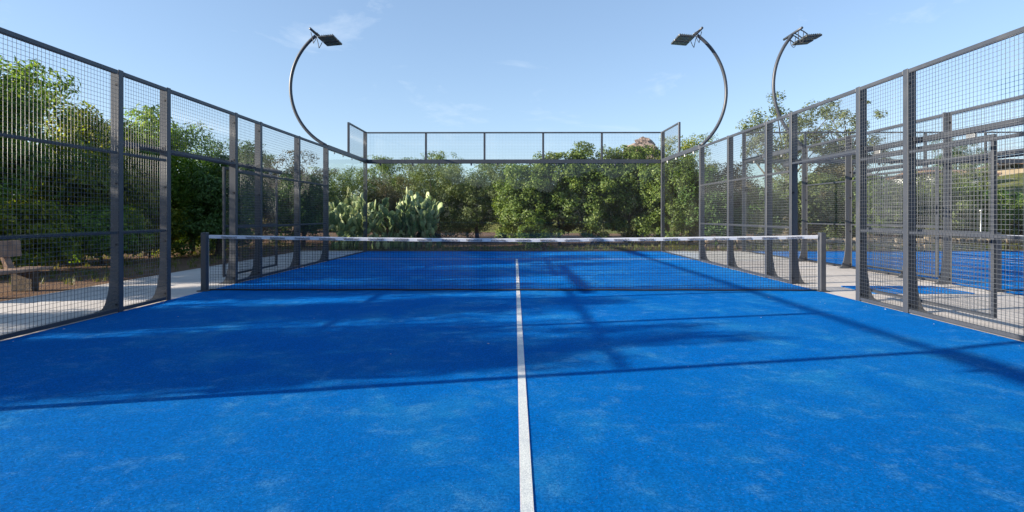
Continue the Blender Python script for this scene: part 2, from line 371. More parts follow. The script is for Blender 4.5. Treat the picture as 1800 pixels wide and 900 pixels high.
POSTS = (-6, -4, -2, -1, 1, 2, 4, 6)
def side_fence(cx, s, label, gate_dir):
    """cx: x of the court side plane; s: +1 runs outward to +x, -1 to -x; gate_dir: way the gate is slid"""
    f = thing('side_fence', label, 'fence', (cx, NET, 0), 0.0, 'side fences of the courts')
    X = lambda o: s*o
    for y in POSTS:
        p = link('post', POST3, f, (0, y, 0), (0, 0, 0 if s > 0 else math.pi))
        link('fin', FIN, p)
        for z in (0.10, 0.85, 1.62, 2.2, 2.86):
            link('bolt', CLIP, p, (0.045, -0.012 if s > 0 else 0.012, z), (0, 0, -math.pi/2 if s > 0 else math.pi/2))
    for a, b in zip(POSTS[:-1], POSTS[1:]):
        opening = (a == -1)
        g = 0.052
        lev = (2.13, 3.0) if opening else (0.035, 1.0, 2.0, 3.0)
        for z in lev:
            t = 0.022 if z in (0.035, 3.0) else 0.016
            if z == 3.0: MB().bev(X(0.002), X(0.05), a + (g if a > -6 else 0), b - g, z - 0.02, z + 0.03, 0.006).build('rail', M['steel'], f)
            else: MB().bev(X(0.006), X(0.042), a+g, b-g, z-t, z+t, 0.005).build('rail', M['steel'], f)
        z0 = 2.15 if opening else 0.05
        v, q = wire_mesh(a+g, b-g, z0, 2.98, X(-0.003), 'y')
        link('mesh_panel', np_mesh('mesh_panel', v, q, M['wire']), f, kind='stuff')
    # glazed ends: far, and near beside the camera
    for e in (1, -1):
        for k in range(2):
            y0 = e*(6 + 2*k) + e*(0.055 if k == 0 else 0.004); y1 = e*(8 + 2*k) - e*(0.004 if k == 0 else 0.05)
            MB().bev(X(0.02), X(0.032), min(y0,y1), max(y0,y1), 0.012, 2.96, 0.002).build('glass_panel', M['glass'], f)
        MB().bev(X(0.0), X(0.08), e*6.052, e*9.95, 2.965, 3.085, 0.008).build('beam', M['steel'], f)
        MB().bev(X(0.0), X(0.06), e*6.052, e*9.95, 0.006, 0.03, 0.004).build('bottom_rail', M['steel'], f)
        for y in (6.6, 7.4, 8.3, 9.3):
            MB().bev(X(0.012), X(0.04), e*y-0.03, e*y+0.03, 2.90, 2.965, 0.006).build('clamp', M['zinc'], f)
        link('post', POST4, f, (X(0.002), e*10.0, 0), (0, 0, 0 if s > 0 else math.pi))
        MB().bev(X(0.01), X(0.07), e*8-0.035, e*8+0.035, 3.086, 4.0, 0.006).build('upper_post', M['steel'], f)
        MB().bev(X(0.01), X(0.06), e*8.036 if e > 0 else -9.948, e*8.036 if e < 0 else 9.948, 3.955, 4.0, 0.006).build('rail', M['steel'], f)
        v, q = wire_mesh(min(e*8.036, e*9.948), max(e*8.036, e*9.948), 3.087, 3.954, X(0.008), 'y')
        link('mesh_panel', np_mesh('mesh_panel', v, q, M['wire']), f, kind='stuff')
    # track of the sliding gate
    y0, y1 = (-1.7, 3.5) if gate_dir > 0 else (-3.5, 1.7)
    MB().bev(X(0.20), X(0.26), y0, y1, 2.13, 2.20, 0.006).build('gate_track', M['steel'], f)
    for y in (-2, -1, 1, 2):
        if y0 < y < y1: MB().bev(X(0.086), X(0.199), y-0.03, y+0.03, 2.14, 2.19, 0.004).build('track_bracket', M['steel'], f)
    return f

def sliding_gate(cx, s, y0, y1, label):
    g = thing('sliding_gate', label, 'gate', (cx + s*0.23, NET, 0), 0.0, 'sliding gates of the courts')
    X = lambda o: s*o
    for y in (y0, y1):
        MB().bev(X(-0.02), X(0.02), y-0.022, y+0.022, 0.12, 2.08, 0.004).build('stile', M['steel'], g)
    for z in (0.12, 1.0, 2.04):
        MB().bev(X(-0.018), X(0.018), y0+0.023, y1-0.023, z, z+0.04, 0.004).build('frame_rail', M['steel'], g)
    v, q = wire_mesh(y0+0.024, y1-0.024, 0.161, 2.039, X(-0.004), 'y')
    link('mesh_panel', np_mesh('mesh_panel', v, q, M['wire']), g, kind='stuff')
    for y in (y0+0.3, y1-0.3):
        MB().bev(X(-0.015), X(0.015), y-0.06, y+0.06, 2.081, 2.128, 0.005).build('roller', M['zinc'], g)
    return g

side_fence(-HALF, -1, 'grey steel mesh fence along the left side of the near blue court', 1)
side_fence(RIGHT, 1, 'grey steel mesh fence along the right side of the near court, beside the path', -1)
side_fence(NX - HALF, -1, 'grey mesh fence of the further court, beyond the concrete path at right', 1)
sliding_gate(-HALF, -1, 1.0, 3.25, 'mesh gate slid back behind the left fence beyond the net')
sliding_gate(RIGHT, 1, -3.05, -0.8, 'mesh gate slid back behind the right fence, nearest the camera')
sliding_gate(NX - HALF, -1, 1.0, 3.25, 'mesh gate slid back on the path side of the further court fence')

def end_wall(cx, label, k=1.0):
    f = thing('glass_end_wall', label, 'glass wall', (cx, FAR, 0), 0.0, 'glass end walls of the courts', (k, 1, 1))
    xs = (-5, -3, -1, 1, 3, 5)
    for a, b in zip(xs[:-1], xs[1:]):
        MB().bev(a + (0.05 if a == -5 else 0.004), b - (0.05 if b == 5 else 0.004), 0.02, 0.032, 0.012, 2.94, 0.002).build('glass_panel', M['glass'], f)
        v, q = wire_mesh(a+0.04, b-0.04, 3.082, 3.95, 0.012, 'x')
        link('mesh_panel', np_mesh('mesh_panel', v, q, M['wire']), f, kind='stuff')
        for x in (a+0.45, b-0.45):
            MB().bev(x-0.03, x+0.03, 0.008, 0.044, 2.875, 2.944, 0.006).build('clamp', M['steel'], f)
    MB().bev(-4.995, 4.995, -0.005, 0.085, 2.945, 3.08, 0.008).build('beam', M['steel'], f)
    MB().bev(-4.995, 4.995, 0.0, 0.06, 0.006, 0.03, 0.004).build('bottom_rail', M['steel'], f)
    for x in xs[1:-1]: MB().bev(x-0.035, x+0.035, 0.02, 0.08, 3.081, 3.953, 0.006).build('upper_post', M['steel'], f)
    MB().bev(-4.995, 4.995, 0.01, 0.06, 3.954, 4.0, 0.006).build('rail', M['steel'], f)
    return f
end_wall((RIGHT - HALF)/2, 'glass end wall behind the net with a mesh strip on top, before the hedge', (RIGHT + HALF)/10)
end_wall(NX, 'glass end wall of the further court at right, seen through the mesh fences')

# ------------------------------------------------------------------ nets
def net(cx, label, seed, k=1.0):
    t = thing('court_net', label, 'net', (cx, NET, 0), 0.0, 'nets of the courts', (k, 1, 1))
    rng = random.Random(seed); L = 4.98
    top = lambda x: 0.845 + 0.055*(abs(x)/L)**1.6
    for s in (-1, 1):
        p = MB().bev(s*5.03-0.045, s*5.03+0.045, -0.05, 0.05, 0.005, 0.94, 0.008).build('net_post', M['steel'], t)
        MB().bev(s*5.03-0.09, s*5.03+0.09, -0.09, 0.09, 0.0045, 0.018, 0.004).build('base_plate', M['steel'], p)
        MB().bev(s*4.965-0.003, s*4.965+0.003, -0.003, 0.003, 0.03, 0.835, 0.001).build('side_tape', M['zinc'], t)
    # cord mesh
    xs = np.arange(-4.94, 4.94, 0.044); V = []; F = []
    def strip(pts, w, vert):
        o = len(V)
        for (x, z) in pts:
            for a, b in ((-1,-1),(1,-1),(1,1),(-1,1)):
                V.append((x + (a*w if vert else 0), b*w, z + (0 if vert else a*w)))
        for i in range(len(pts)-1):
            for k in range(4):
                j = (k+1) % 4; F.append((o+i*4+k, o+i*4+j, o+i*4+4+j, o+i*4+4+k))
    for x in xs: strip([(x, 0.03), (x, top(x)-0.055)], 0.0017, True)
    nz = 19
    for k in range(nz):
        fr = (k+0.5)/nz
        strip([(x, 0.03 + fr*(top(x)-0.085)) for x in np.linspace(-4.94, 4.94, 33)], 0.0017, False)
    link('net_cords', np_mesh('net_cords', np.array(V), np.array(F), M['net']), t, kind='stuff')
    m = MB(); m.tube([(x, 0, 0.024 + 0.003*math.sin(x*5)) for x in np.linspace(-4.95, 4.95, 40)], 0.013, 6); m.build('bottom_rope', M['net'], t)
    # white head band, folded over the cable
    n = 48; xs = np.linspace(-4.96, 4.96, n+1); V = []; F = []
    prof = [(-0.009, -0.054), (-0.011, -0.012), (-0.006, 0.0), (0.006, 0.0), (0.011, -0.012), (0.009, -0.054)]
    wob = [rng.uniform(-.003, .003) for _ in xs]
    for i, x in enumerate(xs):
        for (yy, zz) in prof: V.append((x, yy + wob[i], top(x) + zz + wob[i]*0.8))
    for i in range(n):
        for k in range(6): F.append((i*6+k, i*6+(k+1)%6, i*6+6+(k+1)%6, i*6+6+k))
    b = MB().add(V, F); b.smooth = False; band = b.build('head_band', M['tape'], t)
    # repeated dark print on the band, too small to read
    m = MB(); x = -4.75
    while x < 4.6:
        u = x
        for k in range(11):
            w = rng.choice((0.014, 0.017, 0.020)); h = rng.choice((0.026, 0.030, 0.034)); z = top(u) - 0.047
            sh = rng.choice('xnno'); y0, y1 = -0.0165, -0.0158
            if sh in 'no':
                m.box(u, u+0.005, y0, y1, z, z+h); m.box(u+w-0.005, u+w, y0, y1, z, z+h*0.8); m.box(u+0.005, u+w-0.005, y0, y1, z+h-0.006, z+h)
                if sh == 'o': m.box(u+0.005, u+w-0.005, y0, y1, z, z+0.005)
            else:
                m.box(u, u+w, y0, y1, z, z+0.006); m.box(u, u+w*0.6, y0, y1, z+h*0.5, z+h*0.5+0.006); m.box(u+w*0.3, u+w*0.3+0.006, y0, y1, z+0.006, z+h)
            u += w + 0.006
        x += 0.40
    m.build('band_print', M['ink'], band)
net((RIGHT - HALF)/2, 'black padel net with white printed head band across the near blue court', 5, (RIGHT + HALF)/10)
net(NX, 'net of the further court, its white band showing at the right edge', 6)

# ------------------------------------------------------------------ arched floodlights
def floodlight(cx, s, label, y=6.0, bulge=1.0, tip=0.33):
    """s: outward direction of the bulge"""
    t = thing('arched_floodlight', label, 'floodlight', (cx, NET + y, 3.0), 0.0, 'arched floodlights on the fences')
    # circle through three points (outward, height above the fence)
    P = [(0.05, 0.06), (bulge, 1.62), (tip, 2.97)]
    (ax, ay), (bx, by), (cx_, cy_) = P
    d = 2*(ax*(by-cy_)+bx*(cy_-ay)+cx_*(ay-by))
    ux = ((ax*ax+ay*ay)*(by-cy_)+(bx*bx+by*by)*(cy_-ay)+(cx_*cx_+cy_*cy_)*(ay-by))/d
    uy = ((ax*ax+ay*ay)*(cx_-bx)+(bx*bx+by*by)*(ax-cx_)+(cx_*cx_+cy_*cy_)*(bx-ax))/d
    r = math.hypot(ax-ux, ay-uy); t0 = math.atan2(ay-uy, ax-ux); t1 = math.atan2(cy_-uy, cx_-ux)
    pts = [(s*(ux + r*math.cos(t0+(t1-t0)*k/36)), 0, uy + r*math.sin(t0+(t1-t0)*k/36)) for k in range(37)]
    MB().tube(pts, 0.043, 12).build('arm', M['steel'], t)
    MB().bev(s*0.0, s*0.10, -0.06, 0.06, 0.042, 0.055, 0.004).build('base_plate', M['steel'], t)
    bx, bz = s*(tip - 0.02), 3.01
    MB().tube([(bx, -0.47, bz), (bx, 0.52, bz)], 0.033, 10).build('cross_bar', M['steel'], t)
    for y0 in (-0.34, 0.09):
        m = MB(); m.bev(-0.21, 0.21, -0.17, 0.17, -0.03, 0.02, 0.012)
        for k in range(7): m.box(-0.165+k*0.055, -0.157+k*0.055, -0.14, 0.14, 0.021, 0.05)
        h = m.build('lamp_head', M['lamp'], t); h.location = (bx - s*0.36, y0+0.13, bz-0.16); h.rotation_euler = (0, s*R(5), 0)
        MB().bev(-0.18, 0.18, -0.145, 0.145, -0.036, -0.0305, 0.002).build('lens', M['lens'], h)
        for q in (-0.15, 0.15):
            MB().tube([(bx, y0+0.13+q, bz-0.01), (bx - s*0.10, y0+0.13+q, bz-0.06), (bx - s*0.2, y0+0.13+q, bz-0.135)], 0.014, 6).build('bracket', M['lamp'], t)
        c = [(bx + s*0.03 - s*0.16*k/8, y0+0.05*math.sin(k), bz - 0.05 - 0.30*math.sin(math.pi*k/8)) for k in range(9)]
        MB().tube(c, 0.009, 6).build('cable', M['cable'], t)
    return t
floodlight(-HALF, -1, 'arched floodlight pole rising from the left fence of the near court')
floodlight(RIGHT, 1, 'arched floodlight pole on the right fence of the near court, heads pointing left', 6.0, 0.70, -0.06)
floodlight(NX - HALF - 0.08, -1, 'rightmost arched floodlight, on the further court fence, heads pointing right', 6.0, 0.80, 0.30)
floodlight(-HALF, -1, 'arched floodlight left of the camera, known by its long shadow on the near turf', -6.0)

# ------------------------------------------------------------------ bench
b = thing('bench', 'weathered wooden bench with backrest beside the path at left', 'bench', (-7.75, 8.65, 0))
for k in range(3): MB().bev(-0.16+k*-0.155, -0.16+k*-0.155+0.145, -0.95, 0.92, 0.315, 0.36, 0.008).build('seat_plank', M['wood'], b)
for y in (-0.75, 0.62):
    MB().bev(-0.42, -0.06, y-0.07, y+0.07, -0.01, 0.314, 0.015).build('leg', M['bark'], b)
    MB().prism([(-0.50,0.30),(-0.43,0.30),(-0.55,0.56),(-0.57,0.78),(-0.62,0.78),(-0.61,0.56)], 'y', y-0.06, y+0.06).build('back_support', M['wood'], b)
m = MB(); m.prism([(-0.555,0.54),(-0.515,0.54),(-0.545,0.80),(-0.585,0.80)], 'y', -0.95, 0.88); bk = m.build('backrest', M['wood'], b)

# ------------------------------------------------------------------ trees and shrubs
def leaves(P, Nrm, L, Wd, rng, droop=0.0):
    """one diamond quad per leaf"""
    n = len(P)
    t = rng.normal(size=(n, 3)); t[:, 2] -= droop
    t -= Nrm*np.sum(t*Nrm, 1, keepdims=True); t /= np.linalg.norm(t, axis=1, keepdims=True) + 1e-9
    bi = np.cross(Nrm, t); l = (L*rng.uniform(0.6, 1.35, n))[:, None]; w = (Wd*rng.uniform(0.7, 1.3, n))[:, None]
    mid = P + t*l*0.1
    V = np.stack([P - t*l*0.5, mid + bi*w*0.5 + Nrm*w*0.12, P + t*l*0.5 - Nrm*l*0.08, mid - bi*w*0.5 + Nrm*w*0.12], 1)
    return V.reshape(-1, 3), np.arange(4*n).reshape(n, 4)

def crown(seed, rad, cz, nclump, per, crad, L, Wd, droop=0.0, shell=2.2, zmin=0.05, top=1.0, lump=0.22, skirt=0.0):
    rng = np.random.default_rng(seed); rx, ry, rz = rad
    d = rng.normal(size=(nclump, 3)); d /= np.linalg.norm(d, axis=1, keepdims=True)
    ph = rng.uniform(0, 6.28, 6)
    lob = 1 + lump*(np.sin(3*np.arctan2(d[:,1], d[:,0])+ph[0])*0.6 + np.sin(4*d[:,2]+ph[1])*0.5 + np.sin(5*d[:,0]+ph[2])*0.5) + rng.normal(0, 0.07, nclump)
    rr = rng.random(nclump)**(1/shell)
    if skirt > 0:
        hx = np.linalg.norm(d[:, :2], axis=1)+1e-6; sc = np.where(d[:, 2] < 0, 1 + skirt*(np.maximum(0.97, hx)/hx - 1), 1.0); sc = np.minimum(sc, 4.0)
        d = d*np.stack([sc, sc, np.ones_like(sc)], 1)
    C = d*rr[:, None]*lob[:, None]*np.array([rx, ry, rz]); C[:, 2] += cz
    C[:, 2] = np.maximum(C[:, 2], zmin + 0.15)
    cr = crad*rng.uniform(0.6, 1.35, nclump)
    cnt = np.maximum(6, (per*(cr/crad)**1.7).astype(int)); idx = np.repeat(np.arange(nclump), cnt); n = len(idx)
    q = rng.normal(size=(n, 3)); q /= np.linalg.norm(q, axis=1, keepdims=True)
    q2 = q*np.array([1.0, 1.0, 0.75])
    P = C[idx] + q2*(cr[idx]*rng.random(n)**0.45)[:, None]
    P[:, 2] -= droop*0.35*rng.random(n)*cr[idx]
    out = (C[idx] - np.array([0, 0, cz]))/np.array([rx, ry, rz])
    N = q*0.8 + out*0.5 + np.array([0, 0, 0.55]) + rng.normal(0, 0.55, (n, 3)); N /= np.linalg.norm(N, axis=1, keepdims=True)
    zt = np.quantile(P[:, 2], 0.985); zb = zmin
    hi = C[:, 2] > cz; P[:, 2] = np.where(P[:, 2] > cz, cz + (P[:, 2]-cz)*(cz+rz*1.1-cz)/(zt-cz), P[:, 2])
    k = (P[:, 2] > zmin) & (P[:, 2] < cz + rz*(1.13 if lump < 0.3 else 1.24))
    V, F = leaves(P[k], N[k], L, Wd, rng, droop)
    return V, F, C, rng

def trunk_mesh(seed, h, r, C, nl=7, lean=0.2, base=0.35):
    rng = random.Random(seed); m = MB()
    tx, ty = rng.uniform(-lean, lean), rng.uniform(-lean, lean)
    axis = lambda t: Vector((tx*t + 0.06*math.sin(4*t+seed), ty*t + 0.06*math.cos(3*t+seed), h*t - 0.03))
    ts = [0, 0.04, 0.15, 0.35, 0.6, 0.85, 1.0]
    m.tube([axis(t) for t in ts], [r*1.5, r*1.12, r, r*0.85, r*0.62, r*0.35, r*0.15], 8)
    cs = [Vector(c) for c in C]; rng.shuffle(cs)
    for c in cs[:nl]:
        t = rng.uniform(base, 0.8); p = axis(t); mid = p.lerp(c, 0.5) + Vector((rng.uniform(-.1,.1), rng.uniform(-.1,.1), -0.08*h*0.3 + rng.uniform(-.05,.1)))
        q = p.lerp(c, 0.25) + Vector((rng.uniform(-.06,.06), rng.uniform(-.06,.06), -0.03))
        rr = r*(1-t)*0.62 + 0.012
        m.tube([p, q, mid, c], [rr, rr*0.8, rr*0.55, rr*0.18], 6)
    return m.mesh('trunk', M['bark'])

LAB = {}
def tree(name, label, x, y, h, r, leaf, seed, cat='tree', bottom=0.0, n=None, L=0.11, Wd=0.045, droop=0.4, crad=0.33, per=105, dens=1.0, tr=0.09, shell=2.2, nl=7, group=None, ry=None, lump=0.22, lean=0.2):
    t = thing(name, label, cat, (x, y, -0.012), 0.0, group)
    rz = (h - bottom)/2*0.93; cz = bottom + (h - bottom)/2
    ry = ry or r
    if n is None: n = int(dens*(54 if bottom == 0 else 46)*(r*ry*rz)**0.62/(crad/0.33)**1.6)
    V, F, C, _ = crown(seed, (r*0.9, ry*0.9, rz*0.92), cz, n, per, crad, L, Wd, droop, shell, zmin=max(0.03, bottom*0.8), lump=lump, skirt=1.0 if bottom == 0 else 0.3)
    link('crown', np_mesh('crown', V, F, M[leaf]), t)
    link('trunk', trunk_mesh(seed, h*0.8, tr, C, nl, lean), t)
    return t

# row behind the path at the left
SH = 'leafy tree left of the path, out of frame, whose shade falls on the near turf'
tree('leafy_tree', SH, -11.0, 3.1, 4.55, 1.35, 'leaf_willow', 11, bottom=0.9, dens=2.0, group='shade trees left of the frame', L=0.14)
tree('leafy_tree', SH, -11.1, 5.35, 4.3, 1.0, 'leaf_willow', 12, bottom=1.1, dens=2.0, group='shade trees left of the frame', L=0.14)
tree('leafy_tree', SH, -11.3, 7.6, 4.2, 0.98, 'leaf_willow', 13, bottom=1.1, dens=2.0, group='shade trees left of the frame', L=0.14)
tree('leafy_tree', SH, -11.6, 9.95, 4.3, 1.3, 'leaf_willow', 14, bottom=1.0, dens=2.0, group='shade trees left of the frame', L=0.14)
tree('leafy_tree', 'tall leafy tree with drooping foliage behind the bench at the left edge', -12.0, 12.7, 4.75, 1.75, 'leaf_willow', 15, bottom=0.9, L=0.18, Wd=0.06, droop=0.9, dens=1.35, crad=0.38, per=125, lump=0.42)
tree('leafy_tree', 'yellow-tinged leafy tree seen just left of the nearest left fence post', -11.6, 15.2, 4.3, 1.7, 'leaf_gold', 16, bottom=0.6, L=0.18, Wd=0.06, droop=0.8, dens=1.35, crad=0.38, per=125, lump=0.42)
tree('leafy_tree', 'leafy tree with dark trunk between the two nearest left fence posts', -11.2, 17.4, 4.3, 1.7, 'leaf_willow', 17, bottom=0.6, L=0.18, Wd=0.06, droop=0.8, dens=1.35, crad=0.38, per=125, lump=0.42)
tree('leafy_tree', 'dense green tree beyond the gate opening of the left fence', -10.3, 18.2, 3.95, 1.35, 'leaf_willow', 18, bottom=0.3, L=0.12, droop=0.7, dens=1.35, crad=0.38, per=125, lump=0.42)
tree('leafy_bush', 'dark bush ending the tree row, left of the net post', -9.0, 17.2, 3.1, 0.95, 'leaf_dark', 19, cat='bush', L=0.11, dens=1.9)
tree('leafy_bush', 'low glossy bush behind the bench', -10.4, 12.0, 1.55, 0.95, 'leaf_gold', 20, cat='bush', L=0.12, Wd=0.06, dens=1.5, tr=0.04, crad=0.26, ry=1.2)
tree('leafy_bush', 'low glossy bush right of the bench, under the drooping tree', -10.3, 14.2, 1.5, 1.0, 'leaf_willow', 21, cat='bush', L=0.12, Wd=0.06, dens=1.5, tr=0.04, crad=0.26, ry=1.2)
tree('leafy_bush', 'low bush under the yellow-tinged tree', -10.6, 16.6, 1.45, 0.95, 'leaf_gold', 22, cat='bush', L=0.11, Wd=0.055, dens=1.4, tr=0.04, crad=0.26)
tree('evergreen_tree', 'dark evergreen behind the left gate', -11.6, 23.0, 4.4, 2.0, 'leaf_dark', 23, L=0.12, dens=1.2)
tree('evergreen_tree', 'brownish tree behind the left fence, beyond the left gate', -9.9, 25.5, 4.2, 1.9, 'leaf_brown', 24, L=0.11, dens=1.1)
tree('evergreen_tree', 'dark bushy tree just left of the side glass', -8.5, 22.8, 2.9, 1.3, 'leaf_dark', 25, L=0.11, dens=1.3)
tree('evergreen_tree', 'rounded green tree seen through the left side glass', -8.4, 28.0, 3.6, 2.0, 'leaf_lentisk', 26, L=0.11, dens=1.2)
tree('leafy_bush', 'bush behind the bench backrest, at the left edge', -11.6, 11.3, 2.0, 1.2, 'leaf_willow', 27, cat='bush', L=0.12, Wd=0.06, dens=1.4, tr=0.04)
tree('leafy_bush', 'bush in the shade behind the drooping tree trunk', -12.6, 14.6, 2.2, 1.3, 'leaf_gold', 28, cat='bush', L=0.12, Wd=0.06, dens=1.4, tr=0.04)
tree('leafy_bush', 'bush at the foot of the tree beyond the left gate opening', -11.0, 19.4, 2.0, 1.3, 'leaf_willow', 29, cat='bush', L=0.12, Wd=0.06, dens=1.4, tr=0.04)
tree('evergreen_tree', 'dark tree filling the gap behind the left fence, far from the net', -12.4, 28.0, 4.3, 2.0, 'leaf_dark', 36, L=0.12, dens=1.1)
tree('evergreen_tree', 'dark low tree behind the left fence, beside the brownish tree', -11.0, 20.8, 2.7, 1.2, 'leaf_dark', 37, L=0.11, dens=1.3)
# behind the end wall
tree('evergreen_tree', 'light green tree behind the cactus, left of the end wall', -6.3, 28.5, 4.2, 2.0, 'leaf_lentisk', 30, L=0.11, dens=1.2)
tree('brown_shrub', 'dry brownish shrub behind the top of the cactus', -5.6, 25.6, 3.1, 1.3, 'leaf_brown', 31, cat='shrub', L=0.08, Wd=0.03, dens=1.3, droop=0.0)
tree('olive_tree', 'olive green tree behind the right half of the cactus', -3.7, 26.3, 3.7, 1.7, 'leaf_olive', 32, L=0.10, Wd=0.035, dens=1.3)
tree('olive_tree', 'tree poking above the beam, left of the wall middle', -4.2, 31.0, 4.7, 2.3, 'leaf_lentisk', 33, L=0.11, dens=1.1)
tree('olive_tree', 'grey-green tree left of the wall middle, with dark base', -1.8, 26.4, 3.7, 1.75, 'leaf_olive', 34, L=0.10, Wd=0.04, dens=1.3)
tree('evergreen_tree', 'dark evergreen in the middle gap behind the end wall', -0.5, 28.0, 3.9, 2.1, 'leaf_dark', 35, L=0.11, dens=1.2)
HL = dict(cat='bush', lump=0.12, L=0.092, Wd=0.062, droop=0.0, crad=0.30, per=150, dens=1.75, tr=0.06)
tree('lentisk_bush', 'leftmost bush of the tall hedge behind the end wall', 0.45, 23.2, 3.3, 1.4, 'leaf_lentisk', 40, **HL)
tree('lentisk_bush', 'second bush from the left in the tall hedge', 1.8, 23.6, 3.85, 1.55, 'leaf_lentisk', 41, **HL)
tree('lentisk_bush', 'middle bush of the tall hedge, rising above the beam', 3.2, 23.8, 4.3, 1.65, 'leaf_lentisk', 42, **HL)
tree('lentisk_bush', 'tallest bush of the hedge, in front of the rock', 4.75, 23.9, 4.15, 1.6, 'leaf_lentisk', 43, **HL)
tree('lentisk_bush', 'dark bush at the right end of the hedge, by the corner post', 6.1, 23.2, 3.7, 1.45, 'leaf_lentisk', 44, **HL)
tree('lentisk_bush', 'small round bush right behind the end glass, near the middle', 0.55, 20.7, 1.15, 0.6, 'leaf_lentisk', 45, cat='bush', L=0.08, Wd=0.05, droop=0, crad=0.2, dens=1.5, tr=0.03)
tree('evergreen_tree', 'feathery tree seen through the right side glass', 7.7, 25.6, 4.9, 1.3, 'leaf_gold', 46, L=0.12, Wd=0.04, dens=1.1)
tree('lentisk_bush', 'dark bush low behind the right side glass', 7.4, 22.6, 3.1, 1.15, 'leaf_dark', 47, **HL)
tree('evergreen_tree', 'brown-green tree at the end of the path between the courts', 9.7, 26.5, 3.7, 1.7, 'leaf_brown', 48, L=0.11, dens=1.2)
tree('lentisk_bush', 'small green bush at the end of the path between the courts', 8.8, 23.2, 1.6, 0.8, 'leaf_lentisk', 49, cat='bush', L=0.1, Wd=0.06, dens=1.4, tr=0.03, crad=0.24)
# airy trees at the right
AT = dict(L=0.15, Wd=0.07, droop=0.0, per=130, shell=4.5, nl=26, tr=0.2, lump=0.4)
tree('airy_tree', 'tall sparse tree with bare limbs behind the rightmost floodlight pole', 14.1, 30.0, 7.5, 2.6, 'leaf_olive', 50, bottom=2.9, n=62, crad=0.42, **AT)
tree('airy_tree', 'sparse tall tree right of the rightmost floodlight pole', 18.4, 31.5, 7.2, 2.4, 'leaf_olive', 51, bottom=2.8, n=50, crad=0.42, **AT)
rt = [
 ('olive bush beyond the further court, left end behind its glass', 11.6, 23.6, 3.0, 1.5, 'leaf_olive'),
 ('bright green bush beyond the further court, below the tall sparse tree', 14.2, 23.4, 2.9, 1.5, 'leaf_lentisk'),
 ('dull green bush beyond the further court, behind the two nearest right posts', 17.0, 24.2, 3.1, 1.6, 'leaf_olive'),
 ('green bush beyond the further court, left of the pale pole', 19.4, 25.0, 2.6, 1.5, 'leaf_lentisk'),
 ('bush beyond the further court at the right edge, below the house', 22.4, 25.6, 2.0, 1.4, 'leaf_lentisk'),
 ('brown thicket tree between the far courts and the rise', 16.0, 29.0, 3.9, 2.0, 'leaf_brown'),
 ('dark tree at the foot of the grassy rise', 21.0, 31.0, 3.2, 1.6, 'leaf_dark'),
 ('round green tree on the grassy rise left of the house', 30.5, 39.0, 5.4, 2.0, 'leaf_olive'),
 ('dark green tree behind the tiled roof house', 40.5, 53.0, 8.4, 2.6, 'leaf_dark'),
]
for i, (lb, x, y, h, r, lf) in enumerate(rt):
    tree('evergreen_tree' if h > 3.1 else 'leafy_bush', lb, x, y, h, r, lf, 60+i, cat='tree' if h > 3.1 else 'bush', L=0.12, Wd=0.06, droop=0.2, dens=1.2)

# distant wood that closes the view
rng = np.random.default_rng(77); n = 60000
th = rng.uniform(0, 2*math.pi, n); front = np.clip(np.sin(th)*1.6 + 0.5, 0, 1)
hh = 2.7 + 0.8*np.sin(th*13) + 0.5*np.sin(th*31+1) + 0.3*np.sin(th*77) + 2.2*(1-front)  # taller unseen stretch behind the camera, added to darken reflections in the glass
rr = 36 + rng.uniform(-2.5, 2.5, n)
P = np.stack([rr*1.25*np.cos(th), 9 + rr*np.sin(th), hh*rng.random(n)**0.6], 1)
N = rng.normal(size=(n, 3)) + np.stack([-np.cos(th), -np.sin(th), np.full(n, 0.5)], 1)*0.7; N /= np.linalg.norm(N, axis=1, keepdims=True)
V, F = leaves(P, N, 0.5, 0.32, rng)
link('distant_wood', np_mesh('distant_wood', V, F, M['leaf_dark']), None, kind='stuff', label='far belt of dark low woodland behind everything, with an unseen stretch added behind the camera', category='woodland')

# ------------------------------------------------------------------ prickly pears
def pad_mesh():
    me_v = []; me_f = []; nu, nv = 10, 6
    for j in range(nv+1):
        v = j/nv; z = v
        wdt = 0.37*max(0.05, math.sin(math.pi*min(0.985, 0.03 + 0.95*v**0.8)))**0.7*(0.45 + 0.75*v)
        for i in range(nu):
            a = 2*math.pi*i/nu
            me_v.append((wdt*math.cos(a), 0.085*math.sin(a)*(0.4+0.6*math.sin(math.pi*(v*0.9+0.05))), z))
    for j in range(nv):
        for i in range(nu): k = (i+1) % nu; me_f.append((j*nu+i, j*nu+k, j*nu+nu+k, j*nu+nu+i))
    me_f += [tuple(range(nu-1,-1,-1)), tuple(range(nv*nu, nv*nu+nu))]
    b = MB().add(me_v, me_f); b.smooth = True
    return b.mesh('pad', M['pad'])
PAD = pad_mesh()
FRUIT = MB().tube([(0,0,0),(0,0,0.02),(0,0,0.05),(0,0,0.07)], [0.012,0.022,0.024,0.012], 6).mesh('fruit', M['fruit'])

